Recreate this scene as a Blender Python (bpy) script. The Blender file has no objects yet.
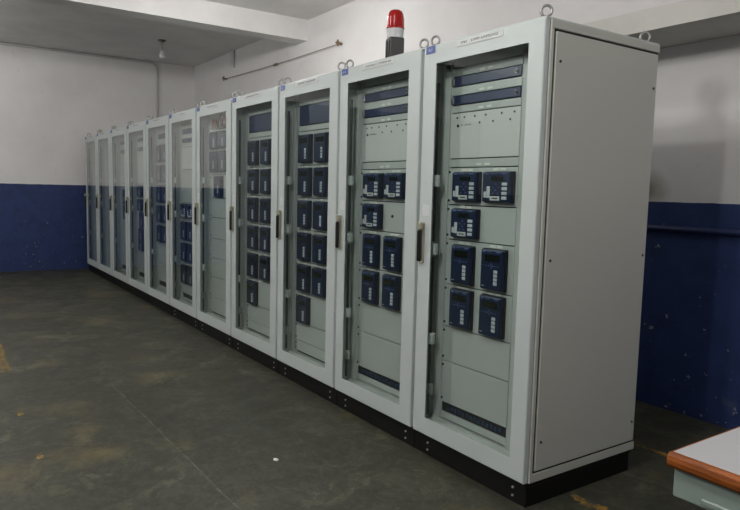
import bpy, bmesh, math, random
from mathutils import Vector, Matrix
random.seed(7)
sc = bpy.context.scene
COL = sc.collection

# ------------------------------------------------------------------ camera
cd = bpy.data.cameras.new('camera'); cam = bpy.data.objects.new('camera', cd); COL.objects.link(cam)
F_PX, PITCH, ROLL, YAW = 651.92, 0.09869, 0.02419, -0.97018
cd.sensor_width = 36.0; cd.lens = 36.0 * F_PX / 740.0; cd.clip_start = 0.05; cd.clip_end = 60
fw = Vector((math.sin(YAW)*math.cos(PITCH), math.cos(YAW)*math.cos(PITCH), -math.sin(PITCH)))
rt = Vector((math.cos(YAW), -math.sin(YAW), 0)); up = rt.cross(fw)
r2 = rt*math.cos(ROLL) + up*math.sin(ROLL); u2 = -rt*math.sin(ROLL) + up*math.cos(ROLL)
M = Matrix((( r2.x, u2.x, -fw.x), (r2.y, u2.y, -fw.y), (r2.z, u2.z, -fw.z))).to_4x4()
M.translation = Vector((1.875, -2.13025, 1.38332)); cam.matrix_world = M
sc.camera = cam

# ------------------------------------------------------------------ world, light, exposure
w = bpy.data.worlds.new('world'); sc.world = w; w.use_nodes = True
w.node_tree.nodes['Background'].inputs[0].default_value = (0.8, 0.86, 0.9, 1)
w.node_tree.nodes['Background'].inputs[1].default_value = 0.03
vs = sc.view_settings
vs.view_transform = 'Standard'; vs.look = 'None'; vs.gamma = 1; vs.use_curve_mapping = False
vs.exposure = 0.08
LAMPS = [((0.2, -1.9, 3.1), 66), ((0.9, -4.0, 3.12), 84), ((2.8, 0.3, 3.2), 30), ((-3.3, -3.0, 3.1), 112), ((-3.9, 0.26, 3.2), 33), ((-7.5, -2.8, 3.1), 60)]  # the lamp beyond the row's right end is added to brighten the side panel
for k, (pos, e) in enumerate(LAMPS):
    ld = bpy.data.lights.new('ceiling_and_fill_lamp', 'POINT'); ld.energy = e; ld.color = (1.0, 0.985, 0.965)
    ld.shadow_soft_size = 0.06
    lo = bpy.data.objects.new('ceiling_and_fill_lamp', ld); COL.objects.link(lo); lo.location = pos

# ------------------------------------------------------------------ materials
def lin(r, g, b):
    f = lambda c: (c/255/12.92) if c/255 <= 0.04045 else ((c/255+0.055)/1.055)**2.4
    return (f(r), f(g), f(b), 1)
def mat(name, color, rough=0.5, metal=0.0, spec=0.5, coat=0.0, emit=None):
    m = bpy.data.materials.new(name); m.use_nodes = True
    b = m.node_tree.nodes['Principled BSDF']
    b.inputs['Base Color'].default_value = color; b.inputs['Roughness'].default_value = rough
    b.inputs['Metallic'].default_value = metal; b.inputs['Specular IOR Level'].default_value = spec
    b.inputs['Coat Weight'].default_value = coat
    if emit: b.inputs['Emission Color'].default_value = color; b.inputs['Emission Strength'].default_value = emit
    return m
class NT:
    def __init__(s, m): s.t = m.node_tree; s.n = s.t.nodes; s.b = s.n.get('Principled BSDF')
    def add(s, kind, **kw):
        x = s.n.new(kind)
        for k, v in kw.items(): setattr(x, k, v)
        return x
    def link(s, a, b): s.t.links.new(a, b)
    def noise(s, vec, scale, detail=4, rough=0.55, dist=0.0):
        x = s.add('ShaderNodeTexNoise'); x.inputs['Scale'].default_value = scale
        x.inputs['Detail'].default_value = detail; x.inputs['Roughness'].default_value = rough
        x.inputs['Distortion'].default_value = dist
        s.link(vec, x.inputs['Vector']); return x.outputs['Fac']
    def ramp(s, fac, p0, p1, c0=(0,0,0,1), c1=(1,1,1,1)):
        x = s.add('ShaderNodeValToRGB'); e = x.color_ramp.elements
        e[0].position = p0; e[1].position = p1; e[0].color = c0; e[1].color = c1
        s.link(fac, x.inputs[0]); return x.outputs[0]
    def math(s, op, a, b=None, clamp=False):
        x = s.add('ShaderNodeMath', operation=op, use_clamp=clamp)
        for i, v in enumerate((a, b)):
            if v is None: continue
            if isinstance(v, (int, float)): x.inputs[i].default_value = v
            else: s.link(v, x.inputs[i])
        return x.outputs[0]
    def mix(s, fac, a, b):
        x = s.add('ShaderNodeMix', data_type='RGBA')
        for i, v in ((0, fac), (6, a), (7, b)):
            if isinstance(v, (int, float)): x.inputs[i].default_value = v
            elif isinstance(v, tuple): x.inputs[i].default_value = v
            else: s.link(v, x.inputs[i])
        return x.outputs[2]
    def bump(s, h, strength, dist=0.01):
        x = s.add('ShaderNodeBump'); x.inputs['Strength'].default_value = strength
        x.inputs['Distance'].default_value = dist; s.link(h, x.inputs['Height'])
        s.link(x.outputs[0], s.b.inputs['Normal'])

def wall_mat(name, top=(0.79, 0.775, 0.772, 1), blue=(0.030, 0.050, 0.150, 1), level=1.355):
    m = mat(name, top, 0.7, spec=0.25); t = NT(m)
    g = t.add('ShaderNodeNewGeometry').outputs['Position']
    xyz = t.add('ShaderNodeSeparateXYZ'); t.link(g, xyz.inputs[0]); z = xyz.outputs[2]
    n1 = t.noise(g, 1.1, 5, 0.6); n2 = t.noise(g, 6, 5, 0.65); n3 = t.noise(g, 22, 3, 0.6)
    white = t.mix(t.ramp(n1, 0.35, 0.7), top, (top[0]*0.9, top[1]*0.885, top[2]*0.875, 1))
    white = t.mix(t.math('MULTIPLY', t.ramp(n2, 0.62, 0.75), 0.25), white, (0.42, 0.39, 0.36, 1))
    bl = t.mix(t.ramp(n2, 0.4, 0.7), blue, (blue[0]*0.75, blue[1]*0.75, blue[2]*0.7, 1))
    # chipped paint: small pale flecks, more of them low down
    low = t.math('SUBTRACT', 1.0, t.math('MULTIPLY', z, 0.8), True)
    thr = t.math('ADD', t.math('MULTIPLY', low, 0.055), t.math('MULTIPLY', n1, 0.10))
    chip = t.math('GREATER_THAN', t.math('ADD', t.math('ADD', t.math('MULTIPLY', n3, 0.75), t.math('MULTIPLY', n2, 0.25)), thr), 0.735)
    bl = t.mix(t.math('MULTIPLY', chip, 0.6), bl, (0.38, 0.40, 0.40, 1))
    smear = t.math('MULTIPLY', t.ramp(t.noise(g, 2.7, 6, 0.7), 0.62, 0.72), t.math('MULTIPLY', low, 0.3))
    bl = t.mix(smear, bl, (0.16, 0.20, 0.22, 1))
    dv = t.add('ShaderNodeVectorMath', operation='DISTANCE'); t.link(g, dv.inputs[0]); dv.inputs[1].default_value = (-0.66, 1.85, 1.43)
    stain = t.math('SUBTRACT', t.math('ADD', 0.62, t.math('MULTIPLY', n2, 0.9)), t.math('MULTIPLY', dv.outputs['Value'], 7.0), True)
    white = t.mix(t.math('MULTIPLY', stain, 0.75), white, (0.20, 0.18, 0.10, 1))
    edge = t.math('ADD', level, t.math('MULTIPLY', t.math('SUBTRACT', n2, 0.5), 0.012))
    c = t.mix(t.math('LESS_THAN', z, edge), white, bl)
    t.link(c, t.b.inputs['Base Color']); t.bump(n3, 0.12, 0.004)
    t.link(t.mix(t.math('LESS_THAN', z, edge), (0.75,)*3+(1,), (0.45,)*3+(1,)), t.b.inputs['Roughness'])
    return m
M_WALL = wall_mat('painted_wall')
def plaster(name, c, amt=0.25):
    m = mat(name, c, 0.8, spec=0.2); t = NT(m)
    g = t.add('ShaderNodeNewGeometry').outputs['Position']
    n = t.noise(g, 2.0, 6, 0.65)
    t.link(t.mix(t.ramp(n, 0.35, 0.75), c, (c[0]*(1-amt), c[1]*(1-amt), c[2]*(1-amt), 1)), t.b.inputs['Base Color'])
    t.bump(t.noise(g, 30, 3), 0.15, 0.004); return m
M_CEIL = plaster('ceiling_plaster', (0.74, 0.725, 0.715, 1), 0.15)
M_BEAM = plaster('beam_plaster', (0.76, 0.745, 0.73, 1), 0.12)
M_LINTEL = plaster('lintel_plaster', (0.66, 0.645, 0.60, 1), 0.2)

M_FLOOR = mat('worn_concrete', (0.1, 0.1, 0.08, 1), 0.55, spec=0.35)
def build_floor_mat():
    t = NT(M_FLOOR); g = t.add('ShaderNodeNewGeometry').outputs['Position']
    a = t.noise(g, 0.8, 6, 0.62, 0.8); b = t.noise(g, 3.2, 7, 0.68, 0.6); c = t.noise(g, 19, 5, 0.7)
    col = t.mix(t.ramp(a, 0.38, 0.62), (0.040, 0.043, 0.029, 1), (0.116, 0.113, 0.074, 1))
    col = t.mix(t.math('MULTIPLY', t.ramp(b, 0.42, 0.70), 0.75), col, (0.125, 0.118, 0.080, 1))
    col = t.mix(t.math('MULTIPLY', t.ramp(b, 0.46, 0.30), 0.65), col, (0.032, 0.033, 0.025, 1))
    e = t.noise(g, 7.5, 8, 0.75, 1.2)
    col = t.mix(t.math('MULTIPLY', t.ramp(e, 0.50, 0.62), 0.60), col, (0.190, 0.182, 0.118, 1))
    col = t.mix(t.math('MULTIPLY', t.ramp(e, 0.48, 0.36), 0.65), col, (0.022, 0.023, 0.018, 1))
    col = t.mix(t.math('MULTIPLY', t.ramp(t.noise(g, 1.7, 5, 0.6), 0.56, 0.68), 0.55), col, (0.150, 0.118, 0.050, 1))
    col = t.mix(t.math('MULTIPLY', t.ramp(c, 0.5, 0.75), 0.25), col, (0.15, 0.145, 0.105, 1))
    # fine pale scratches
    st = t.add('ShaderNodeMapping'); st.inputs['Scale'].default_value = (3, 26, 1); st.inputs['Rotation'].default_value = (0, 0, 0.5)
    t.link(g, st.inputs['Vector'])
    col = t.mix(t.math('MULTIPLY', t.ramp(t.noise(st.outputs[0], 2, 4, 0.7), 0.66, 0.74), 0.22), col, (0.19, 0.185, 0.135, 1))
    xyz = t.add('ShaderNodeSeparateXYZ'); t.link(g, xyz.inputs[0])
    off = t.math('ADD', t.math('ADD', xyz.outputs[1], t.math('MULTIPLY', xyz.outputs[0], -0.0223)), 1.038)
    off = t.math('ADD', off, t.math('MULTIPLY', t.math('SUBTRACT', b, 0.5), 0.03))
    line = t.math('MULTIPLY', t.math('LESS_THAN', t.math('ABSOLUTE', off), 0.004), t.math('MULTIPLY', t.math('GREATER_THAN', xyz.outputs[0], -2.8), t.ramp(c, 0.35, 0.6)))
    col = t.mix(t.math('MULTIPLY', line, 0.6), col, (0.19, 0.19, 0.15, 1))
    t.link(col, t.b.inputs['Base Color'])
    t.link(t.ramp(b, 0.3, 0.7, (0.38,)*3+(1,), (0.65,)*3+(1,)), t.b.inputs['Roughness'])
    t.bump(c, 0.2, 0.004)
build_floor_mat()

M_PAINT = mat('cabinet_paint', (0.56, 0.61, 0.595, 1), 0.42, spec=0.4)
M_SIDE = mat('side_panel_paint', (0.53, 0.54, 0.49, 1), 0.45, spec=0.4)
for m_ in (M_PAINT, M_SIDE):
    t = NT(m_); tc = t.add('ShaderNodeTexCoord').outputs['Object']
    t.bump(t.noise(tc, 260, 2), 0.04, 0.001)
M_PLATE = mat('rack_plate_paint', (0.57, 0.60, 0.575, 1), 0.4)
M_BLANK = mat('reflection_pale_plate', (0.72, 0.73, 0.71, 1), 0.35)  # paler than the rack plates: glass reflection put into the colour
M_INNER = mat('cabinet_inside', (0.60, 0.645, 0.62, 1), 0.5)
M_GAP = mat('gap_black', (0.012, 0.014, 0.013, 1), 0.7)  # black for seals and slots, and for shade painted into gaps
M_PLINTH = mat('black_plinth', (0.006, 0.006, 0.005, 1), 0.5, spec=0.3)
M_BLACK = mat('black_plastic', (0.010, 0.010, 0.010, 1), 0.35)
M_DARKROD = mat('dark_rod', (0.02, 0.025, 0.022, 1), 0.4)
M_ZINC = mat('zinc', (0.36, 0.36, 0.35, 1), 0.38, 0.75)
M_BOLT = mat('bolt_steel', (0.7, 0.7, 0.68, 1), 0.35, 0.7)
M_BEIGE = mat('beige_cast', (0.36, 0.345, 0.25, 1), 0.4)
M_NAVY = mat('relay_navy', (0.010, 0.021, 0.060, 1), 0.32, spec=0.5)
M_NAVYSIDE = mat('relay_case', (0.006, 0.009, 0.022, 1), 0.45)
M_DRAWER = mat('blue_strip', (0.028, 0.040, 0.105, 1), 0.35)
M_SCREEN = mat('dark_display', (0.012, 0.016, 0.010, 1), 0.15)
M_KEY = mat('grey_key', (0.62, 0.66, 0.70, 1), 0.4)
M_LABEL = mat('white_label', (0.64, 0.67, 0.65, 1), 0.5)
M_INK = mat('dark_ink', (0.05, 0.055, 0.055, 1), 0.6)
M_GREENKEY = mat('blue_grey_print', (0.10, 0.15, 0.32, 1), 0.5)
M_TAG = mat('blue_tag', (0.020, 0.055, 0.27, 1), 0.35)
M_TAGINK = mat('tag_ink', (0.40, 0.48, 0.72, 1), 0.5)
M_STICKER = mat('sticker_paper', (0.68, 0.70, 0.68, 1), 0.5)
M_TERM = mat('blue_terminals', (0.012, 0.040, 0.11, 1), 0.4)
M_RED = mat('red_lens', (0.40, 0.004, 0.004, 1), 0.14, coat=0.5)
M_WHITEP = mat('white_plastic', (0.72, 0.73, 0.73, 1), 0.3)
M_PIPE = plaster('painted_pipe', (0.55, 0.535, 0.53, 1), 0.15)
M_BLUEPIPE = mat('blue_painted_pipe', (0.016, 0.028, 0.10, 1), 0.4)
M_YELLOW = mat('worn_yellow_paint', (0.34, 0.19, 0.02, 1), 0.7)
M_DESKTOP = mat('desk_laminate', (0.48, 0.485, 0.50, 1), 0.35)
M_DESKEDGE = mat('orange_wood_edge', (0.30, 0.075, 0.012, 1), 0.55, spec=0.3)
M_DESKBODY = mat('desk_steel', (0.26, 0.32, 0.285, 1), 0.4)
t = NT(M_DESKEDGE); tc = t.add('ShaderNodeTexCoord').outputs['Object']
mp = t.add('ShaderNodeMapping'); mp.inputs['Scale'].default_value = (4, 4, 40); t.link(tc, mp.inputs['Vector'])
t.link(t.mix(t.ramp(t.noise(mp.outputs[0], 3, 4), 0.4, 0.65), (0.31, 0.085, 0.012, 1), (0.20, 0.050, 0.008, 1)), t.b.inputs['Base Color'])
t = NT(M_YELLOW); tc = t.add('ShaderNodeNewGeometry').outputs['Position']
t.link(t.mix(t.ramp(t.noise(tc, 17, 6, 0.75), 0.40, 0.58), (0.30, 0.165, 0.016, 1), (0.060, 0.056, 0.034, 1)), t.b.inputs['Base Color'])
M_FADED = mat('faded_yellow_paint', (0.2, 0.12, 0.02, 1), 0.7); t = NT(M_FADED); tc = t.add('ShaderNodeNewGeometry').outputs['Position']
t.link(t.mix(t.ramp(t.noise(tc, 23, 6, 0.8), 0.42, 0.56), (0.26, 0.155, 0.016, 1), (0.060, 0.056, 0.036, 1)), t.b.inputs['Base Color'])
M_RUST = mat('rusty_steel', (0.20, 0.145, 0.095, 1), 0.7)
M_WIRE = [mat('wire_'+n, c, 0.5) for n, c in (('orange', (0.55, 0.16, 0.03, 1)), ('blue', (0.04, 0.07, 0.24, 1)),
          ('grey', (0.45, 0.46, 0.46, 1)), ('brown', (0.16, 0.07, 0.03, 1)), ('black', (0.01, 0.01, 0.01, 1)))]

# glass: tinted see-through pane with a Schlick mirror share
M_GLASS = bpy.data.materials.new('door_glass'); M_GLASS.use_nodes = True
def build_glass():
    t = NT(M_GLASS); t.n.clear()
    out = t.add('ShaderNodeOutputMaterial'); mx = t.add('ShaderNodeMixShader')
    tr = t.add('ShaderNodeBsdfTransparent'); tr.inputs[0].default_value = (0.91, 0.937, 0.925, 1)
    gl = t.add('ShaderNodeBsdfGlossy'); gl.inputs['Roughness'].default_value = 0.0; gl.inputs[0].default_value = (1, 1, 1, 1)
    lw = t.add('ShaderNodeLayerWeight'); lw.inputs[0].default_value = 0.5
    f5 = t.math('POWER', lw.outputs['Facing'], 5.0)
    fac = t.math('ADD', t.math('MULTIPLY', f5, 0.96), 0.04, True)
    t.link(fac, mx.inputs[0]); t.link(tr.outputs[0], mx.inputs[1]); t.link(gl.outputs[0], mx.inputs[2]); t.link(mx.outputs[0], out.inputs[0])
build_glass()

# ------------------------------------------------------------------ mesh helpers
class MB:
    """collects shapes; build() links them as ONE mesh object"""
    def __init__(s): s.bm = bmesh.new()
    def box(s, x0, x1, y0, y1, z0, z1, bev=0.0, rot=None, seg=1):
        if x1 < x0: x0, x1 = x1, x0
        r = bmesh.ops.create_cube(s.bm, size=1.0); vs_ = r['verts']
        for v in vs_:
            v.co = Vector(((x0+x1)/2 + v.co.x*(x1-x0), (y0+y1)/2 + v.co.y*(y1-y0), (z0+z1)/2 + v.co.z*(z1-z0)))
        if rot: bmesh.ops.rotate(s.bm, verts=vs_, cent=rot[0], matrix=rot[1])
        if bev:
            es = list({e for v in vs_ for e in v.link_edges})
            bmesh.ops.bevel(s.bm, geom=es, offset=bev, segments=seg, affect='EDGES', profile=0.5)
        return s
    def quad(s, pts): s.bm.faces.new([s.bm.verts.new(p) for p in pts]); return s
    def tube(s, pts, r, n=8, cap=True):
        pts = [Vector(p) for p in pts]; rings = []
        for i, p in enumerate(pts):
            d = (pts[min(i+1, len(pts)-1)] - pts[max(i-1, 0)]).normalized()
            a = d.orthogonal().normalized() if i == 0 else (pa - d*pa.dot(d)).normalized()
            pa = a; b = d.cross(a)
            rr = r[i] if isinstance(r, (list, tuple)) else r
            rings.append([s.bm.verts.new(p + (a*math.cos(2*math.pi*k/n) + b*math.sin(2*math.pi*k/n))*rr) for k in range(n)])
        for A, B in zip(rings, rings[1:]):
            for k in range(n): s.bm.faces.new((A[k], A[(k+1) % n], B[(k+1) % n], B[k]))
        if cap: s.bm.faces.new(list(reversed(rings[0]))); s.bm.faces.new(rings[-1])
        return s
    def lathe(s, prof, c=(0, 0, 0), n=24):
        rings = []
        for r, z in prof:
            if r < 1e-6: rings.append([s.bm.verts.new((c[0], c[1], c[2]+z))])
            else: rings.append([s.bm.verts.new((c[0]+r*math.cos(2*math.pi*k/n), c[1]+r*math.sin(2*math.pi*k/n), c[2]+z)) for k in range(n)])
        for A, B in zip(rings, rings[1:]):
            for k in range(n):
                q = []
                for v in (A[k % len(A)], A[(k+1) % len(A)], B[(k+1) % len(B)], B[k % len(B)]):
                    if v not in q: q.append(v)
                if len(q) > 2: s.bm.faces.new(q)
        if len(rings[0]) > 1: s.bm.faces.new(list(reversed(rings[0])))
        if len(rings[-1]) > 1: s.bm.faces.new(rings[-1])
        return s
    def torus(s, c, R, r, ang=0.0, n=18, m=8):
        rings = []
        for i in range(n):
            a = 2*math.pi*i/n; ring = []
            for j in range(m):
                b = 2*math.pi*j/m; q = R + r*math.cos(b)
                x, y, z = q*math.cos(a), r*math.sin(b), q*math.sin(a)
                ring.append(s.bm.verts.new((c[0]+x*math.cos(ang)-y*math.sin(ang), c[1]+x*math.sin(ang)+y*math.cos(ang), c[2]+z)))
            rings.append(ring)
        for i in range(n):
            A, B = rings[i], rings[(i+1) % n]
            for j in range(m): s.bm.faces.new((A[j], A[(j+1) % m], B[(j+1) % m], B[j]))
        return s
    def mesh(s, name, m, smooth=False):
        bmesh.ops.recalc_face_normals(s.bm, faces=s.bm.faces)
        me = bpy.data.meshes.new(name); s.bm.to_mesh(me); s.bm.free()
        if m: me.materials.append(m)
        if smooth:
            for p in me.polygons: p.use_smooth = True
        return me
    def build(s, name, m, parent=None, loc=None, smooth=False):
        return link(name, s.mesh(name, m, smooth), parent, loc)
def link(name, me, parent=None, loc=None):
    o = bpy.data.objects.new(name, me); COL.objects.link(o)
    if parent: o.parent = parent
    if name in ('lettering', 'header_print', 'arrow_pad', 'print_lines', 'terminal_row'): o['kind'] = 'stuff'
    if loc is not None: o.location = loc
    return o
def tag(o, label, cat, group=None):
    o['label'] = label; o['category'] = cat
    if group: o['group'] = group
    return o
def empty(name, loc): 
    o = bpy.data.objects.new(name, None); COL.objects.link(o); o.location = loc; o.empty_display_size = 0.1; return o
def struct(o): o['kind'] = 'structure'; return o

# ------------------------------------------------------------------ room shell
XF, YB, ZC = -9.5, 1.85, 3.45          # far wall, wall behind the row, ceiling
XR, YN = 4.6, -8.8                     # walls behind the camera
struct(MB().box(XF-0.2, XR+0.2, YN-0.2, YB+0.2, -0.12, 0).build('floor', M_FLOOR))
struct(MB().box(XF-0.2, XR+0.2, YN-0.2, YB+0.2, ZC, ZC+0.15).build('ceiling', M_CEIL))
struct(MB().box(XF-0.2, XF, -2.55, YB, 0, ZC).box(XF-0.2, XF, YN, -2.55, 3.05, ZC).build('wall_left', M_WALL))
pan_ = struct(MB().box(XF-0.16, XF-0.10, YN, -2.55, 0, 3.05).build('added_dark_panel', mat('reflection_dark', (0.13, 0.14, 0.145, 1), 0.6)))  # unseen dark panel, added to darken what the cabinet glass reflects
struct(MB().box(XF-0.2, XR+0.2, YB, YB+0.2, 0, ZC).build('wall_back', M_WALL))
struct(MB().box(XR, XR+0.2, YN, YB, 0, ZC).build('wall_right', M_WALL))
struct(MB().box(XF-0.2, XR+0.2, YN-0.2, YN, 0, ZC).build('wall_front', M_WALL))
struct(MB().box(-5.66, -5.41, YN, YB, 3.2, ZC).build('trim_1', M_BEAM))            # cross beam
struct(MB().box(-8.2, XR, 1.37, YB, 2.343, 2.468).build('trim_2', M_LINTEL))        # projecting lintel


# ------------------------------------------------------------------ cabinets
XE = [0.0, -0.7934, -1.6054, -2.434, -3.3073, -4.1622, -4.9911, -5.8342, -6.6929, -7.5536, -8.4153, -9.2428]
Z0, Z1 = 0.11, 2.11
YP = 0.10                               # face of the rack plates behind the glass

# relay prototypes (origin at the middle of the back, front towards -y)
def relay_mesh(name, wd, ht, dp=0.034):
    b = MB()
    b.box(-wd/2, wd/2, -dp*0.55, 0, -ht/2, ht/2, 0.003)
    me1 = b.mesh(name, M_NAVYSIDE)
    return me1
def face_mesh(name, wd, ht, dp=0.034):
    b = MB(); b.box(-wd/2+0.004, wd/2-0.004, -dp, -dp*0.5, -ht/2+0.004, ht/2-0.003, 0.006, seg=2)
    return b.mesh(name, M_NAVY)
WW, WH = 0.186, 0.147
NW, NH = 0.152, 0.198
TW, TH = 0.166, 0.196
DP = 0.034; YF = -DP
MESH = {}
for k, wd, ht in (('w', WW, WH), ('n', NW, NH), ('t', TW, TH)):
    MESH[k] = relay_mesh('relay_case', wd, ht); MESH[k+'f'] = face_mesh('front_face', wd, ht)
    q = 0.001
    MESH[k+'hdr'] = MB().box(-wd*0.40, -wd*0.27, YF-q, YF, ht*0.405, ht*0.455).box(-wd*0.2, wd*0.0, YF-q, YF, ht*0.42, ht*0.44) \
        .box(wd*0.18, wd*0.36, YF-q, YF, ht*0.41, ht*0.45).mesh('header_print', M_GREENKEY)
    if k == 'w':
        MESH['wscr'] = MB().box(-wd*0.16, wd*0.24, YF-q, YF, ht*0.20, ht*0.34).mesh('display', M_SCREEN)
        MESH['wkey'] = MB().box(-0.017, 0.017, YF-0.004, YF, -0.0075, 0.0075, 0.002).mesh('key', M_KEY)
        MESH['wlab'] = MB().box(-wd*0.31, -wd*0.20, YF-q, YF, -ht*0.34, ht*0.03).mesh('side_label', M_LABEL)
        MESH['wlab2'] = MB().box(-wd*0.41, -wd*0.325, YF-q, YF, -ht*0.33, -ht*0.14).mesh('side_label', M_KEY)
        MESH['wbot'] = MB().box(-wd*0.19, wd*0.14, YF-q, YF, -ht*0.42, -ht*0.28).mesh('serial_label', M_LABEL)
        b = MB()
        for (a, z) in ((0, .10), (-.1, .0), (.1, .0), (0, -.09), (-.1, -.2), (.07, -.2)):
            b.box(wd*(a-0.02), wd*(a+0.02), YF-0.002, YF, ht*(z-0.02), ht*(z+0.02))
        MESH['wpad'] = b.mesh('arrow_pad', M_GREENKEY)
        MESH['wbar'] = MB().box(-wd*0.12, wd*0.08, YF-2*q, YF-q, -ht*0.37, -ht*0.33).mesh('print_bar', M_INK)
    else:
        MESH[k+'scr'] = MB().box(-wd*0.30, wd*0.34, YF-q, YF, ht*0.20, ht*0.36).mesh('display', M_SCREEN)
        MESH[k+'key'] = MB().box(-0.0125, 0.0125, YF-0.004, YF, -0.0078, 0.0078, 0.002).mesh('key', M_KEY)
        b = MB()
        for a in (-.36, -.22, -.12, .16, .28): b.box(wd*(a-0.025), wd*(a+0.025), YF-0.002, YF, ht*0.085, ht*0.105)
        for (a, z) in ((0, .14), (-.05, .095), (.06, .095), (0, .05)): b.box(wd*(a-0.022), wd*(a+0.022), YF-0.002, YF, ht*(z-0.014), ht*(z+0.014))
        MESH[k+'pad'] = b.mesh('arrow_pad', M_GREENKEY)
        MESH[k+'logo'] = MB().box(-wd*0.40, -wd*0.28, YF-q, YF, -ht*0.405, -ht*0.39).mesh('print_mark', M_KEY)
MESH['farkeys'] = MB().box(-0.0095, 0.0095, YF-0.003, YF, -0.036, 0.036, 0.001).mesh('key_column', M_KEY)
def relay(kind, cab, x, z, detail=2):
    o = link('protection_relay', MESH[kind], cab, (x, YP, z))
    link('front_face', MESH[kind+'f'], o)
    wd, ht = {'w': (WW, WH), 'n': (NW, NH), 't': (TW, TH)}[kind]
    if detail == 0:
        link('key_column', MESH['farkeys'], o, (wd*0.16, 0, -ht*0.14)); return o
    link('display', MESH[kind+'scr'], o)
    if detail == 2: link('header_print', MESH[kind+'hdr'], o); link('arrow_pad', MESH[kind+'pad'], o)
    if kind == 'w':
        for k in range(4): link('key', MESH['wkey'], o, (wd*0.305, 0, ht*(0.10-0.145*k)))
        link('side_label', MESH['wlab'], o); link('serial_label', MESH['wbot'], o)
        if detail == 2: link('side_label', MESH['wlab2'], o); link('print_bar', MESH['wbar'], o)
    else:
        for k in range(4): link('key', MESH[kind+'key'], o, (wd*0.20, 0, ht*(-0.035-0.095*k)))
        if detail == 2: link('print_mark', MESH[kind+'logo'], o)
    return o
M_EYE = MB().torus((0, 0, 0.036), 0.0225, 0.0060).lathe([(0.013, 0), (0.013, 0.006), (0.008, 0.010), (0.008, 0.016)], n=12).mesh('eye_bolt', M_ZINC, True)
M_PBOLT = MB().tube([(0, 0, 0), (0, -0.006, 0)], 0.0055, 8).mesh('bolt', M_BOLT)
M_SCREW = MB().tube([(0, 0, 0), (0, -0.004, 0)], 0.0065, 8).mesh('screw', M_DARKROD)
M_LED = MB().tube([(0, 0, 0), (0, -0.002, 0)], 0.0052, 8).mesh('indicator_dot', M_DARKROD)
M_TAGM = MB().box(-0.0345, 0.0345, -0.003, 0, -0.0185, 0.0185, 0.001).mesh('number_tag', M_TAG)
b = MB(); b.tube([(0, 0, 0), (0, -0.004, 0)], 0.0105, 14); M_KNOBRING = b.mesh('lock_ring', M_ZINC)
M_KNOB = MB().tube([(0, -0.003, 0), (0, -0.007, 0)], 0.0068, 12).mesh('lock_core', M_BLACK)
M_PLATELAB = MB().box(-0.018, 0.018, -0.0025, 0, -0.0055, 0.0055).mesh('position_label', mat('position_print', (0.86, 0.88, 0.80, 1), 0.5))
# door handle: beige cast body with black swing grip
M_HBODY = MB().box(-0.014, 0.0065, -0.007, 0, -0.105, 0.105, 0.006, seg=2).box(-0.017, 0.0085, -0.034, -0.007, 0.066, 0.106, 0.009, seg=2).mesh('door_handle', M_BEIGE)
M_HGRIP = MB().box(-0.0185, 0.0035, -0.034, -0.014, -0.098, 0.066, 0.007, seg=2).mesh('grip', M_BLACK)
M_HTIP = MB().box(-0.012, 0.008, -0.022, -0.010, -0.108, -0.098, 0.003).mesh('grip_tip', M_BEIGE)

def strokes(b, x0, x1, y, zc, h, rnd):
    """row of small print marks, too small to read in the photograph"""
    x = x0
    while x < x1:
        wd = rnd.uniform(0.004, 0.0085)
        if rnd.random() < 0.86:
            hh = h*rnd.uniform(0.75, 1.0)
            b.box(x, x+wd*0.38, y-0.0006, y, zc-hh/2, zc+hh/2)
            zz = zc + rnd.choice((-0.42, 0, 0.42))*hh
            b.box(x, x+wd*0.85, y-0.0006, y, zz-h*0.11, zz+h*0.11)
        x += wd + 0.0028
    return b

ORD = ['end cabinet nearest the camera, with bare grey side panel and twin blue strips',
 'relay cabinet under the red beacon light, seven navy relays inside',
 'relay cabinet with eleven navy relays and blue top panel, just left of the beacon cabinet',
 'relay cabinet with eleven navy relays, fourth from the camera, dark glossy top panel',
 'cabinet with loose orange wiring at its top and few relays, mostly blank below',
 'cabinet with two blue strips, wide relays at handle height, left of the wiring cabinet',
 'cabinet with five rows of paired relays reaching above handle height, sixth doors back',
 'narrow looking cabinet with small single relays below a dark panel, fourth from far end',
 'third cabinet from the far blue wall, one small navy relay behind reflecting glass',
 'second cabinet from the far blue wall, dark inside with no relays visible',
 'last cabinet of the row, standing against the far blue and white wall']
ORD[6] = 'cabinet with five rows of paired relays, fifth cabinet from the far wall'

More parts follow.
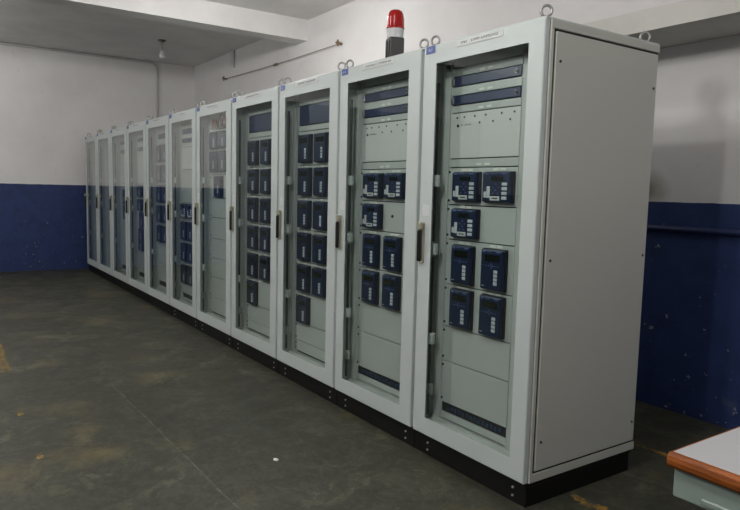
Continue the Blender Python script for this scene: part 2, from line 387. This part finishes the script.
JOINTS = {  # (z low, z high, material key) of every rack plate
 'A': [(1.962, 2.000, 0), (1.913, 1.957, 2), (1.868, 1.908, 0), (1.821, 1.863, 2), (1.783, 1.816, 0), (1.555, 1.778, 1), (1.511, 1.550, 0),
       (1.323, 1.506, 0), (1.146, 1.318, 0), (0.914, 1.141, 0), (0.692, 0.909, 0), (0.508, 0.687, 0), (0.284, 0.503, 0), (0.196, 0.230, 0)],
 'B': [(1.967, 2.003, 0), (1.829, 1.962, 3), (1.788, 1.824, 0), (1.550, 1.783, 0), (1.322, 1.545, 0), (1.094, 1.317, 0), (0.866, 1.089, 0), (0.638, 0.861, 0), (0.420, 0.633, 0),
       (0.284, 0.415, 0), (0.205, 0.279, 0)],
 'C': [(1.725, 1.880, 0), (1.497, 1.720, 0), (1.284, 1.492, 0), (1.100, 1.279, 0), (0.905, 1.095, 0), (0.723, 0.900, 0), (0.545, 0.718, 0), (0.352, 0.540, 0), (0.205, 0.347, 0)],
 'D': [(1.962, 2.000, 0), (1.910, 1.957, 2), (1.868, 1.905, 0), (1.825, 1.863, 2), (1.783, 1.820, 0), (1.553, 1.778, 1), (1.215, 1.548, 0),
       (1.035, 1.210, 0), (0.812, 1.030, 0), (0.585, 0.807, 0), (0.265, 0.580, 0), (0.196, 0.216, 0)],
 'E': [(1.962, 2.000, 0), (1.905, 1.957, 2), (1.850, 1.900, 0), (1.625, 1.845, 0), (1.400, 1.620, 0), (1.178, 1.395, 0), (0.945, 1.173, 0), (0.710, 0.940, 0), (0.500, 0.705, 0), (0.290, 0.495, 0), (0.196, 0.235, 0)],
 'F': [(1.962, 2.000, 0), (1.915, 1.957, 2), (1.850, 1.910, 0), (1.800, 1.845, 2), (1.400, 1.795, 0), (1.225, 1.395, 0), (1.050, 1.220, 0), (0.850, 1.045, 0), (0.585, 0.845, 0), (0.290, 0.580, 0), (0.196, 0.235, 0)]}

def cabinet(i):
    w_ = XE[i]-XE[i+1]; xc = (XE[i]+XE[i+1])/2; L = -w_/2; R = w_/2
    rnd = random.Random(100+i)
    c = empty('relay_cabinet', (xc, 0, 0)); tag(c, ORD[i], 'cabinet', 'row of relay cabinets')
    u = lambda v: L+v
    near = i <= 4
    # plinth with bolts
    pl = MB().box(L+0.002, R-0.002, 0.018, 0.775, 0, 0.094, 0.003).box(L+0.002, R-0.002, 0.010, 0.783, 0.094, 0.106).build('plinth', M_PLINTH, c)
    if i <= 5:
        for bx in (L+0.115, R-0.075):
            for bz in (0.032, 0.070): link('bolt', M_PBOLT, pl, (bx, 0.018, bz))
    # carcass: open-fronted box
    s = MB(); y0, y1 = 0.030, 0.800
    s.box(L+0.003, L+0.020, y0, y1, Z0, Z1-0.004)
    if i: s.box(R-0.020, R-0.003, y0, y1, Z0, Z1-0.004)
    else: s.box(R-0.020, R-0.006, y0, y1, Z0, Z1-0.004)
    s.box(L+0.020, R-0.020, y1-0.012, y1, Z0, Z1-0.004).box(L+0.020, R-0.020, y0, y1-0.012, Z0, Z0+0.018).box(L+0.020, R-0.020, y0, y1-0.012, Z1-0.02, Z1-0.004)
    s.build('carcass', M_INNER, c)
    # front frame of the carcass, just behind the door
    f = MB(); f.box(L+0.003, L+0.024, 0.034, 0.060, Z0, Z1-0.004).box(R-0.046, R-0.003, 0.034, 0.060, Z0, Z1-0.004) \
        .box(L+0.024, R-0.046, 0.034, 0.060, Z1-0.060, Z1-0.004).box(L+0.024, R-0.046, 0.034, 0.060, Z0, Z0+0.050)
    f.build('front_frame', M_PAINT, c)
    MB().box(L+0.006, R-0.006, 0.0285, 0.0335, Z0+0.004, Z0+0.012).box(L+0.006, L+0.012, 0.0285, 0.0335, Z0+0.004, Z1-0.01) \
        .box(R-0.012, R-0.006, 0.0285, 0.0335, Z0+0.004, Z1-0.01).build('door_seal', M_GAP, c)
    MB().box(L+0.001, R-0.001, 0.004, 0.804, Z1-0.004, Z1+0.004, 0.002).build('roof_cover', M_PAINT, c)
    # side panel with its reveal on the end cabinet
    if i == 0:
        sp = MB(); sp.box(R-0.006, R+0.006, 0.062, 0.790, Z0+0.050, Z1-0.050, 0.003)
        spo = sp.build('side_panel', M_SIDE, c)
        fr = MB(); fr.box(R-0.006, R+0.004, 0.032, 0.803, Z1-0.040, Z1-0.004, 0.002).box(R-0.006, R+0.004, 0.032, 0.803, Z0, Z0+0.040, 0.002) \
            .box(R-0.006, R+0.004, 0.032, 0.050, Z0+0.04, Z1-0.04, 0.001)
        fr.build('side_frame', M_SIDE, c)
        MB().box(R-0.0065, R-0.0015, 0.045, 0.799, Z0+0.035, Z1-0.035).build('panel_gap_sheet', M_GAP, c)  # black sheet stands for the shaded gap round the side panel
        for (yy, zz) in ((0.092, 1.94), (0.092, 1.10), (0.092, 0.29), (0.766, 1.90), (0.766, 1.10), (0.766, 0.26)):
            o = link('panel_screw', M_SCREW, spo, (R+0.005, yy, zz)); o.rotation_euler = (0, 0, math.pi/2)
    # door: welded frame with a glass pane
    ul = 0.092 if i else 0.102; ur = R-0.120 if i else R-0.088
    xl = L+ul; zl, zh = 0.205, 2.020
    dl, dr = L+0.004, (R-0.020 if i else R-0.003)
    d = MB()
    def ring(y, x0, x1, z0, z1): return [d.bm.verts.new(p) for p in ((x0, y, z0), (x1, y, z0), (x1, y, z1), (x0, y, z1))]
    oa = ring(0.0, dl, dr, Z0+0.003, Z1-0.003); ia = ring(0.0, xl, ur, zl, zh)          # front sheet
    ob = ring(0.027, dl, dr, Z0+0.003, Z1-0.003); ib = ring(0.003, xl, ur, zl, zh)
    mb_ = ring(0.003, xl-0.022, ur+0.022, zl-0.022, zh+0.022); mc = ring(0.027, xl-0.022, ur+0.022, zl-0.022, zh+0.022)
    for k in range(4):
        n_ = (k+1) % 4
        for A, B in ((oa, ia), (ia, ib), (ib, mb_), (mb_, mc), (mc, ob), (ob, oa)):
            d.bm.faces.new((A[k], A[n_], B[n_], B[k]))
    d.bm.normal_update()
    bmesh.ops.bevel(d.bm, geom=[e for e in d.bm.edges if e.verts[0].co.y == 0 and e.verts[1].co.y == 0 and e.verts[0] in oa and e.verts[1] in oa], offset=0.003, segments=2, affect='EDGES')
    dob = d.build('door', M_PAINT, c)
    MB().box(xl-0.020, ur+0.020, 0.0035, 0.0075, zl-0.020, zh+0.020).build('glass_pane', M_GLASS, dob)
    # door furniture
    h = link('door_handle', M_HBODY, c, (u(0.048), 0, 1.122)); link('grip', M_HGRIP, h)
    if near: link('grip_tip', M_HTIP, h)
    st = MB().box(u(0.030), u(0.084), -0.0008, 0, 1.262, 1.318).build('notice_sticker', M_STICKER, c)
    b_ = MB()
    for k in range(5): b_.box(u(0.036), u(0.036+rnd.uniform(0.022, 0.040)), -0.0014, -0.0008, 1.271+0.009*k, 1.2735+0.009*k)
    if i <= 3: b_.build('print_lines', M_KEY, st)
    npz = 2.090
    npl = MB().box(u(0.252), u(0.556), -0.003, 0, 2.0735, 2.1045, 0.001).build('name_plate', M_LABEL, c)
    strokes(MB(), u(0.285), u(0.530), -0.003, npz, 0.0115, rnd).build('lettering', M_INK, npl)
    tg = link('number_tag', M_TAGM, c, (u(0.058 if i else 0.057), 0, 2.0915))
    if i <= 6: strokes(MB(), -0.016, 0.012, -0.003, 0.0, 0.017, rnd).build('lettering', M_TAGINK, tg)
    for (ex, ey) in ((L+0.026, 0.052), (R-0.066 if i else R-0.047, 0.052), (L+0.026, 0.765), (R-0.055, 0.765)):
        e = link('eye_bolt', M_EYE, c, (ex, ey, Z1+0.003)); e.rotation_euler = (0, 0, rnd.uniform(0.35, 1.25))
    # lock rod on the back of the door
    for z0_, z1_ in ((0.21, 0.60), (0.64, 1.05), (1.13, 1.42), (1.46, 1.93)):
        MB().tube([(u(0.080), 0.038, z0_), (u(0.080), 0.038, z1_)], 0.008, 6).build('lock_rod', M_DARKROD, c)
    for zz in (0.62, 1.09, 1.44, 0.35):
        MB().box(u(0.070), u(0.104), 0.028, 0.052, zz-0.03, zz+0.03, 0.004).build('rod_guide', M_ZINC if zz == 0.35 else M_INNER, c)
    # left and right posts of the rack
    bare = i >= 9
    MB().box(u(0.022), u(0.114), YP+0.004, YP+0.05, 0.17, 2.03).box(u(0.050), u(0.058), YP-0.004, YP+0.004, 0.17, 2.03).box(u(0.100), u(0.108), YP-0.003, YP+0.004, 0.17, 2.03) \
        .build('rack_post', M_PLATE if not bare else M_INNER, c)
    MB().box(u(0.580), R-0.048, YP+0.004, YP+0.05, 0.17, 2.03).build('rack_post', M_PLATE if not bare else M_INNER, c)
    MB().box(u(0.048), R-0.048, YP-0.045, YP+0.05, 0.130, 0.172).box(u(0.048), R-0.048, YP-0.02, YP+0.05, 0.172, 0.186).build('rack_sill', M_PLATE if not bare else M_INNER, c)
    MB().box(u(0.048), R-0.048, YP+0.004, YP+0.05, 2.006, 2.05).build('rack_head', M_PLATE if not bare else M_INNER, c)
    if near:
        b_ = MB().box(R-0.125, R-0.108, 0.036, 0.060, 1.055, 1.115, 0.002).build('door_stay', M_BEIGE, c)
        MB().box(R-0.127, R-0.106, 0.034, 0.058, 1.118, 1.172, 0.002).build('stay_block', M_INNER, b_)
    key = {0: 'A', 1: 'A', 2: 'B', 3: 'B', 4: 'C', 5: 'D', 6: 'E', 7: 'F', 8: 'F'}.get(i)
    pl_, pr_ = (u(0.112), u(0.584))
    if key:
        MB().box(pl_+0.004, pr_-0.004, YP+0.013, YP+0.020, 0.19, 1.90 if key != 'C' else 1.87).build('plate_backing', M_GAP, c)  # black sheet stands for the unlit interior seen between plates
        for (za, zb_, mk) in JOINTS[key]:
            mm = (M_PLATE, M_BLANK, M_DRAWER, M_DRAWER)[mk]
            nm = ('rack_plate', 'relay_plate', 'blue_drawer_front', 'blue_cover_panel')[mk]
            y_ = YP-0.004 if mk >= 2 else YP
            po = MB().box(pl_+(0.022 if mk >= 2 else 0), pr_-(0.004 if mk >= 2 else 0), y_, YP+0.012, za, zb_, 0.0012).build(nm, mm, c)
            if mk == 2 and near:
                k_ = link('lock_ring', M_KNOBRING, po, (pr_-0.030, y_, (za+zb_)/2)); link('lock_core', M_KNOB, po, (pr_-0.030, y_, (za+zb_)/2))
                MB().box(pl_, pl_+0.020, YP-0.006, YP+0.01, za+0.004, zb_-0.004, 0.003).build('drawer_ear', M_ZINC, po)
            if near and mk == 0 and zb_-za > 0.06:
                for zz in (za+0.02, zb_-0.02): link('screw', M_SCREW, po, (pl_+0.007, YP, zz))
            if near and mk == 0 and zb_-za < 0.045 and zb_ > 1.4 and key == 'A':
                for uu in (0.33, 0.385): link('position_label', M_PLATELAB, po, (u(uu), YP, za+0.012))
            if mk == 1 and near:
                for (du, dz) in ((.048, -.022), (.10, -.022), (.175, -.022), (.25, -.022), (.355, -.022), (.435, -.022), (.21, -.055), (.30, -.055), (.41, -.055)):
                    link('indicator_dot', M_LED, po, (pl_+du, YP, zb_+dz))
                lg = MB().tube([(u(0.168), YP, 1.716), (u(0.168), YP-0.002, 1.716)], 0.008, 10).build('logo_dot', M_BLACK, po)
                strokes(MB(), u(0.192), u(0.262), YP, 1.718, 0.009, rnd).build('lettering', M_INK, po)
        if key in 'ADEF':
            sl = MB().box(pl_+0.004, pr_-0.008, YP+0.006, YP+0.012, 0.234, 0.280).build('cable_slot', M_GAP, c)
            if near:
                b_ = MB()
                n_ = 14
                for k in range(n_): 
                    xa = pl_+0.05+k*0.0285
                    b_.box(xa, xa+0.016, YP+0.001, YP+0.006, 0.246+0.004*(k % 2), 0.264+0.004*(k % 2))
                to = b_.build('terminal_row', M_TERM, sl)
    # relays
    X_ = lambda v: u(v)
    if i in (0, 1):
        relay('w', c, X_(0.263), 1.412); relay('w', c, X_(0.481), 1.412); relay('w', c, X_(0.263), 1.231)
        for zz in (1.024, 0.801): relay('n', c, X_(0.258), zz); relay('n', c, X_(0.474), zz)
        # position labels above each relay
        for (uu, zz) in ((.25, 1.498), (.47, 1.498), (.25, 1.313), (.25, 1.134), (.47, 1.134), (.25, .905), (.47, .905)):
            for du in (-0.022, 0.022): link('position_label', M_PLATELAB, c, (u(uu+du), YP-0.0005, zz-0.002))
        if i == 1:
            k_ = link('selector_knob', M_KNOBRING, c, (u(0.447), YP, 1.238)); link('knob_core', M_KNOB, k_)
    if i in (2, 3):
        for k in range(6):
            zz = 1.662-0.2285*k
            relay('t', c, X_(0.245), zz, 1)
            if k < 5: relay('t', c, X_(0.470 if i == 2 else 0.484), zz, 1)
            if k:
                for uu in (0.24, 0.46):
                    if uu > 0.4 and k == 5: continue
                    link('position_label', M_PLATELAB, c, (u(uu), YP-0.0005, zz+0.106))
    if i == 4:
        for zz in (1.803, 1.610):
            kd = 'w' if zz > 1.7 else 't'
            relay(kd, c, X_(0.236), zz, 0); relay(kd, c, X_(0.450), zz, 0)
        relay('t', c, X_(0.345), 1.385, 0)
        # open wiring above the top shelf
        MB().box(u(0.112), u(0.584), YP-0.02, YP+0.20, 1.884, 1.894).build('wiring_shelf', M_PLATE, c)
        for k in range(26):
            x0 = u(rnd.uniform(0.10, 0.56)); x1 = x0+rnd.uniform(-0.10, 0.12); y_ = YP+rnd.uniform(0.0, 0.15); zt = 2.06
            zm = rnd.uniform(1.93, 1.98)
            x1 = min(max(x1, u(0.09)), u(0.60))
            mm = M_WIRE[0 if (x0 < u(0.30) and k % 2) else rnd.randrange(5)]
            MB().tube([(x0, y_, zt), (x0+(x1-x0)*0.3, y_-0.02, (zt+zm)/2+0.01), (x0+(x1-x0)*0.8, y_-0.01, zm), (x1, y_+0.02, 1.896)], 0.009, 6).build('loose_wire', mm, c, smooth=True)
        for uu in (0.30, 0.37, 0.42): MB().box(u(uu), u(uu+0.045), YP+0.01, YP+0.06, 1.895, 1.945, 0.004).build('terminal_block', M_BLACK, c)
    if i == 5:
        relay('w', c, X_(0.228), 1.130, 1); relay('w', c, X_(0.432), 1.130, 1)
        for zz in (0.922, 0.700, 0.470): relay('t', c, X_(0.228), zz, 0); relay('t', c, X_(0.432), zz, 0)
    if i == 6:
        for k in range(5):
            zz = 1.737-0.2255*k
            relay('t', c, X_(0.222), zz, 0); relay('t', c, X_(0.432), zz, 0)
    if i == 7:
        relay('w', c, X_(0.262), 1.312, 0); relay('w', c, X_(0.262), 1.135, 0); relay('n', c, X_(0.350), 0.950, 0)
        relay('w', c, X_(0.310), 0.772, 0); relay('w', c, X_(0.310), 0.640, 0)
        MB().box(u(0.12), u(0.575), YP-0.005, YP, 1.42, 1.78).build('grey_cover_panel', M_INNER, c)
        for (uu, zz) in ((0.30, 1.76), (0.30, 1.55)): link('position_label', M_PLATELAB, c, (u(uu), YP-0.006, zz))
    if i == 8:
        relay('n', c, X_(0.40), 1.22, 0); relay('n', c, X_(0.40), 1.02, 0)
    if i >= 9:
        MB().box(u(0.20), u(0.60), 0.25, 0.45, 0.135, 0.40, 0.005).build('terminal_box', M_INNER, c)
        MB().box(u(0.10), u(0.70), 0.70, 0.71, 0.25, 1.95).build('mounting_plate', M_INNER, c)
    return c
CABS = [cabinet(i) for i in range(11)]

# ------------------------------------------------------------------ red beacon on the second cabinet
bx, by = -1.320, 0.20
t_ = empty('warning_beacon', (bx, by, 2.114)); tag(t_, 'red domed beacon light with white collar on a black box, on top of a cabinet', 'beacon')
t_.rotation_euler = (0, 0, -0.29)
MB().box(-0.0435, 0.0435, -0.0435, 0.0435, 0, 0.164, 0.005, seg=2).box(-0.048, -0.043, -0.032, 0.032, 0.01, 0.15, 0.002).box(-0.032, -0.010, -0.048, -0.043, 0.01, 0.15, 0.002).box(0.010, 0.032, -0.048, -0.043, 0.01, 0.15, 0.002).build('base_box', M_BLACK, t_)
MB().lathe([(0.048, 0.164), (0.049, 0.170), (0.0515, 0.208), (0.053, 0.210), (0.053, 0.215)], n=28).build('collar', M_WHITEP, t_, smooth=True)
MB().lathe([(0.052, 0.215), (0.0545, 0.218), (0.0545, 0.226), (0.0505, 0.229), (0.0495, 0.280), (0.0465, 0.301), (0.038, 0.317), (0.023, 0.326), (0.0, 0.329)], n=28).build('red_lens', M_RED, t_, smooth=True)
for k in range(14):
    a = 2*math.pi*k/14; MB().tube([(0.0497*math.cos(a), 0.0497*math.sin(a), 0.230), (0.0486*math.cos(a), 0.0486*math.sin(a), 0.282)], 0.0025, 5).build('lens_rib', M_RED, t_)

# ------------------------------------------------------------------ pipes, wire and lamp holder on the walls
def arc(c, r, a0, a1, n, f): return [f(c[0]+r*math.cos(a0+(a1-a0)*k/n), c[1]+r*math.sin(a0+(a1-a0)*k/n)) for k in range(n+1)]
pts = [(XF+0.020, YN+0.02, ZC-0.020), (XF+0.020, 1.10, ZC-0.020)] + arc((1.10, ZC-0.12), 0.10, math.pi/2, 0, 6, lambda a, b: (XF+0.020, a, b))[1:] + [(XF+0.020, 1.20, 1.40)]
tag(MB().tube(pts, 0.018, 10).build('conduit_pipe', M_PIPE, smooth=True), 'painted conduit pipe running along far wall top and bending down the wall', 'pipe')
tag(MB().tube([(-7.69, YB-0.012, 3.45), (-7.69, YB-0.012, 3.19)], 0.014, 8).build('conduit_stub', M_PIPE, smooth=True), 'short grey pipe stub dropping from the ceiling beyond the cross beam', 'pipe')
p_ = empty('wall_pipe', (-0.4, YB-0.022, 1.185)); tag(p_, 'blue painted horizontal pipe on the dark blue wall right of the cabinets', 'pipe')
MB().tube([(-4.0, 0, 0), (4.5, 0, 0)], 0.020, 12).build('pipe_run', M_BLUEPIPE, p_, smooth=True)
for px in (-0.27, 1.2, 2.7): MB().box(px-0.012, px+0.012, -0.023, 0.021, -0.024, 0.024, 0.003).build('pipe_clip', M_BLUEPIPE, p_)
wr = empty('stretched_wire', (-6.3, YB-0.03, 3.04)); tag(wr, 'thin wire stretched along the white wall between two rusty anchor bolts', 'wire')
MB().tube([(-1.70, 0, 0.018), (-0.4, 0, -0.006), (0.6, 0, -0.014), (1.70, 0, -0.012)], 0.0045, 6).build('wire_line', M_RUST, wr, smooth=True)
for xx, zz in ((-1.70, 0.018), (1.70, -0.012)):
    MB().tube([(xx, 0.03, zz), (xx, -0.05, zz+0.006)], 0.014, 8).tube([(xx, -0.025, zz-0.03), (xx, -0.025, zz+0.04)], 0.012, 8).build('anchor_bolt', M_RUST, wr)
MB().tube([(0.02, 0, -0.012), (0.10, 0, -0.010)], 0.016, 6).build('wire_knot', M_RUST, wr)
lh = empty('hanging_bulb', (-7.736, 0.762, ZC)); tag(lh, 'pale unlit bulb hanging from a ceiling rose in the far bay', 'lamp')
MB().lathe([(0.0, 0.0), (0.055, -0.001), (0.050, -0.018), (0.022, -0.024), (0.0, -0.026)], n=16).build('ceiling_rose', M_RUST, lh, smooth=True)
MB().tube([(0, 0, -0.02), (0, 0, -0.13)], [0.012, 0.012], 8).lathe([(0.020, -0.060), (0.022, -0.075), (0.014, -0.085)], n=10).lathe([(0.020, -0.115), (0.024, -0.135), (0.018, -0.150)], n=10).build('lamp_holder', M_PIPE, lh, smooth=True)
MB().lathe([(0.018, -0.150), (0.024, -0.165), (0.036, -0.200), (0.042, -0.228), (0.036, -0.246), (0.018, -0.256), (0.0, -0.258)], n=16).build('bulb', M_WHITEP, lh, smooth=True)

# ------------------------------------------------------------------ desk at the lower right
dk = empty('office_desk', (1.55, -0.30, 0)); tag(dk, 'desk with white top, rounded orange wood edge and pale green steel body', 'desk')
ox, oy = -1.55, 0.30
X0, X1_, Y0_, Y1_ = 1.0+ox, 2.25+ox, -0.62+oy, 0.12+oy
MB().box(X0+0.006, X1_, Y0_+0.016, Y1_, 0.716, 0.751, 0.002).build('desk_top', M_DESKTOP, dk)
b_ = MB()
prof = [(0.016, 0.714), (0.006, 0.715), (0.001, 0.722), (-0.001, 0.733), (0.002, 0.744), (0.008, 0.7505), (0.018, 0.7515)]
rows = []
for (dy, z) in prof: rows.append([b_.bm.verts.new((X0+max(0, 0.004-0.0*dy), Y0_+dy, z)), b_.bm.verts.new((X1_, Y0_+dy, z))])
for A, B in zip(rows, rows[1:]): b_.bm.faces.new((A[0], A[1], B[1], B[0]))
b_.bm.faces.new([r_[0] for r_ in rows]); b_.bm.faces.new([r_[1] for r_ in reversed(rows)])
b_.bm.faces.new((rows[0][0], rows[-1][0], rows[-1][1], rows[0][1]))
b_.build('front_edge', M_DESKEDGE, dk, smooth=False)
MB().box(X0+0.003, X0+0.006, Y0_+0.016, Y1_, 0.716, 0.7505, 0.001).build('side_edge', M_DESKEDGE, dk)
MB().box(X0+0.012, X1_-0.02, Y0_+0.022, Y1_-0.02, 0.636, 0.713, 0.003).build('apron', M_DESKBODY, dk)
MB().box(X0+0.085, X0+0.60, Y0_+0.016, Y0_+0.022, 0.644, 0.662, 0.004).build('drawer_lip', M_DESKBODY, dk)
for lx in (X0+0.28, X1_-0.10):
    for ly in (Y0_+0.06, Y1_-0.08): MB().box(lx, lx+0.04, ly, ly+0.04, 0, 0.640, 0.003).build('leg', M_DESKBODY, dk)

# ------------------------------------------------------------------ worn yellow floor markings
def dash(pts, label, m=None):
    rnd = random.Random(len(label)); b = MB(); P = [Vector((x, y, 0.0)) for x, y, _ in pts]; W = [q[2] for q in pts]
    l_, r_ = [], []
    n = 14
    for k in range(n+1):
        f_ = k/n*(len(P)-1); a = min(int(f_), len(P)-2); q = P[a].lerp(P[a+1], f_-a); wv = W[a]+(W[a+1]-W[a])*(f_-a)
        d_ = (P[a+1]-P[a]).normalized(); nr = Vector((-d_.y, d_.x, 0))
        l_.append(q+nr*wv*(0.5+rnd.uniform(-0.15, 0.1))); r_.append(q-nr*wv*(0.5+rnd.uniform(-0.15, 0.1)))
    top = [[b.bm.verts.new(p+Vector((0, 0, 0.0012))) for p in side] for side in (l_, r_)]
    bot = [[b.bm.verts.new(p) for p in side] for side in (l_, r_)]
    for k in range(n):
        b.bm.faces.new((top[0][k], top[0][k+1], top[1][k+1], top[1][k]))
        b.bm.faces.new((bot[0][k], bot[0][k+1], top[0][k+1], top[0][k])); b.bm.faces.new((top[1][k], top[1][k+1], bot[1][k+1], bot[1][k]))
    b.bm.faces.new((top[0][0], top[1][0], bot[1][0], bot[0][0])); b.bm.faces.new((top[0][n], top[1][n], bot[1][n], bot[0][n]))
    tag(b.build('floor_marking', m or M_YELLOW), label, 'floor marking', 'worn yellow floor markings')
dash([(0.030, 0.315, .04), (0.085, 0.295, .05)], 'short yellow paint dash on the floor beside the end cabinet corner')
dash([(0.095, 0.275, .045), (0.20, 0.325, .05)], 'longer yellow paint dash on the floor nearest the desk')
dash([(-0.36, 1.127, .04), (-0.17, 1.128, .045)], 'yellow floor line piece just emerging behind the end cabinet')
dash([(-0.15, 1.128, .03), (0.02, 1.128, .05), (0.3, 1.128, .05)], 'yellow floor line piece running behind the desk corner')
dash([(-4.6, -1.66, .05), (-4.1, -1.665, .07), (-3.45, -1.675, .055)], 'faded yellow patch at the left edge of the floor', M_FADED)
dash([(-2.47, -1.70, .03), (-2.39, -1.695, .035)], 'tiny yellow fleck on the open floor at left', M_FADED)
dash([(-1.73, -1.69, .03), (-1.65, -1.685, .04)], 'small yellow fleck on the open floor at lower left', M_FADED)
b_ = MB(); pts_ = [(0.018, 0.002), (0.006, 0.013), (-0.014, 0.010), (-0.020, -0.004), (-0.004, -0.012), (0.010, -0.009)]
lo_ = [b_.bm.verts.new((x, y, 0.0)) for x, y in pts_]; hi_ = [b_.bm.verts.new((x*0.9, y*0.9, 0.004)) for x, y in pts_]
b_.bm.faces.new(hi_); b_.bm.faces.new(list(reversed(lo_)))
for k in range(6): b_.bm.faces.new((lo_[k], lo_[(k+1) % 6], hi_[(k+1) % 6], hi_[k]))
tag(b_.build('paper_scrap', M_WHITEP, None, (-1.035, -0.69, 0)), 'tiny white scrap lying on the floor in front of the cabinets', 'scrap')
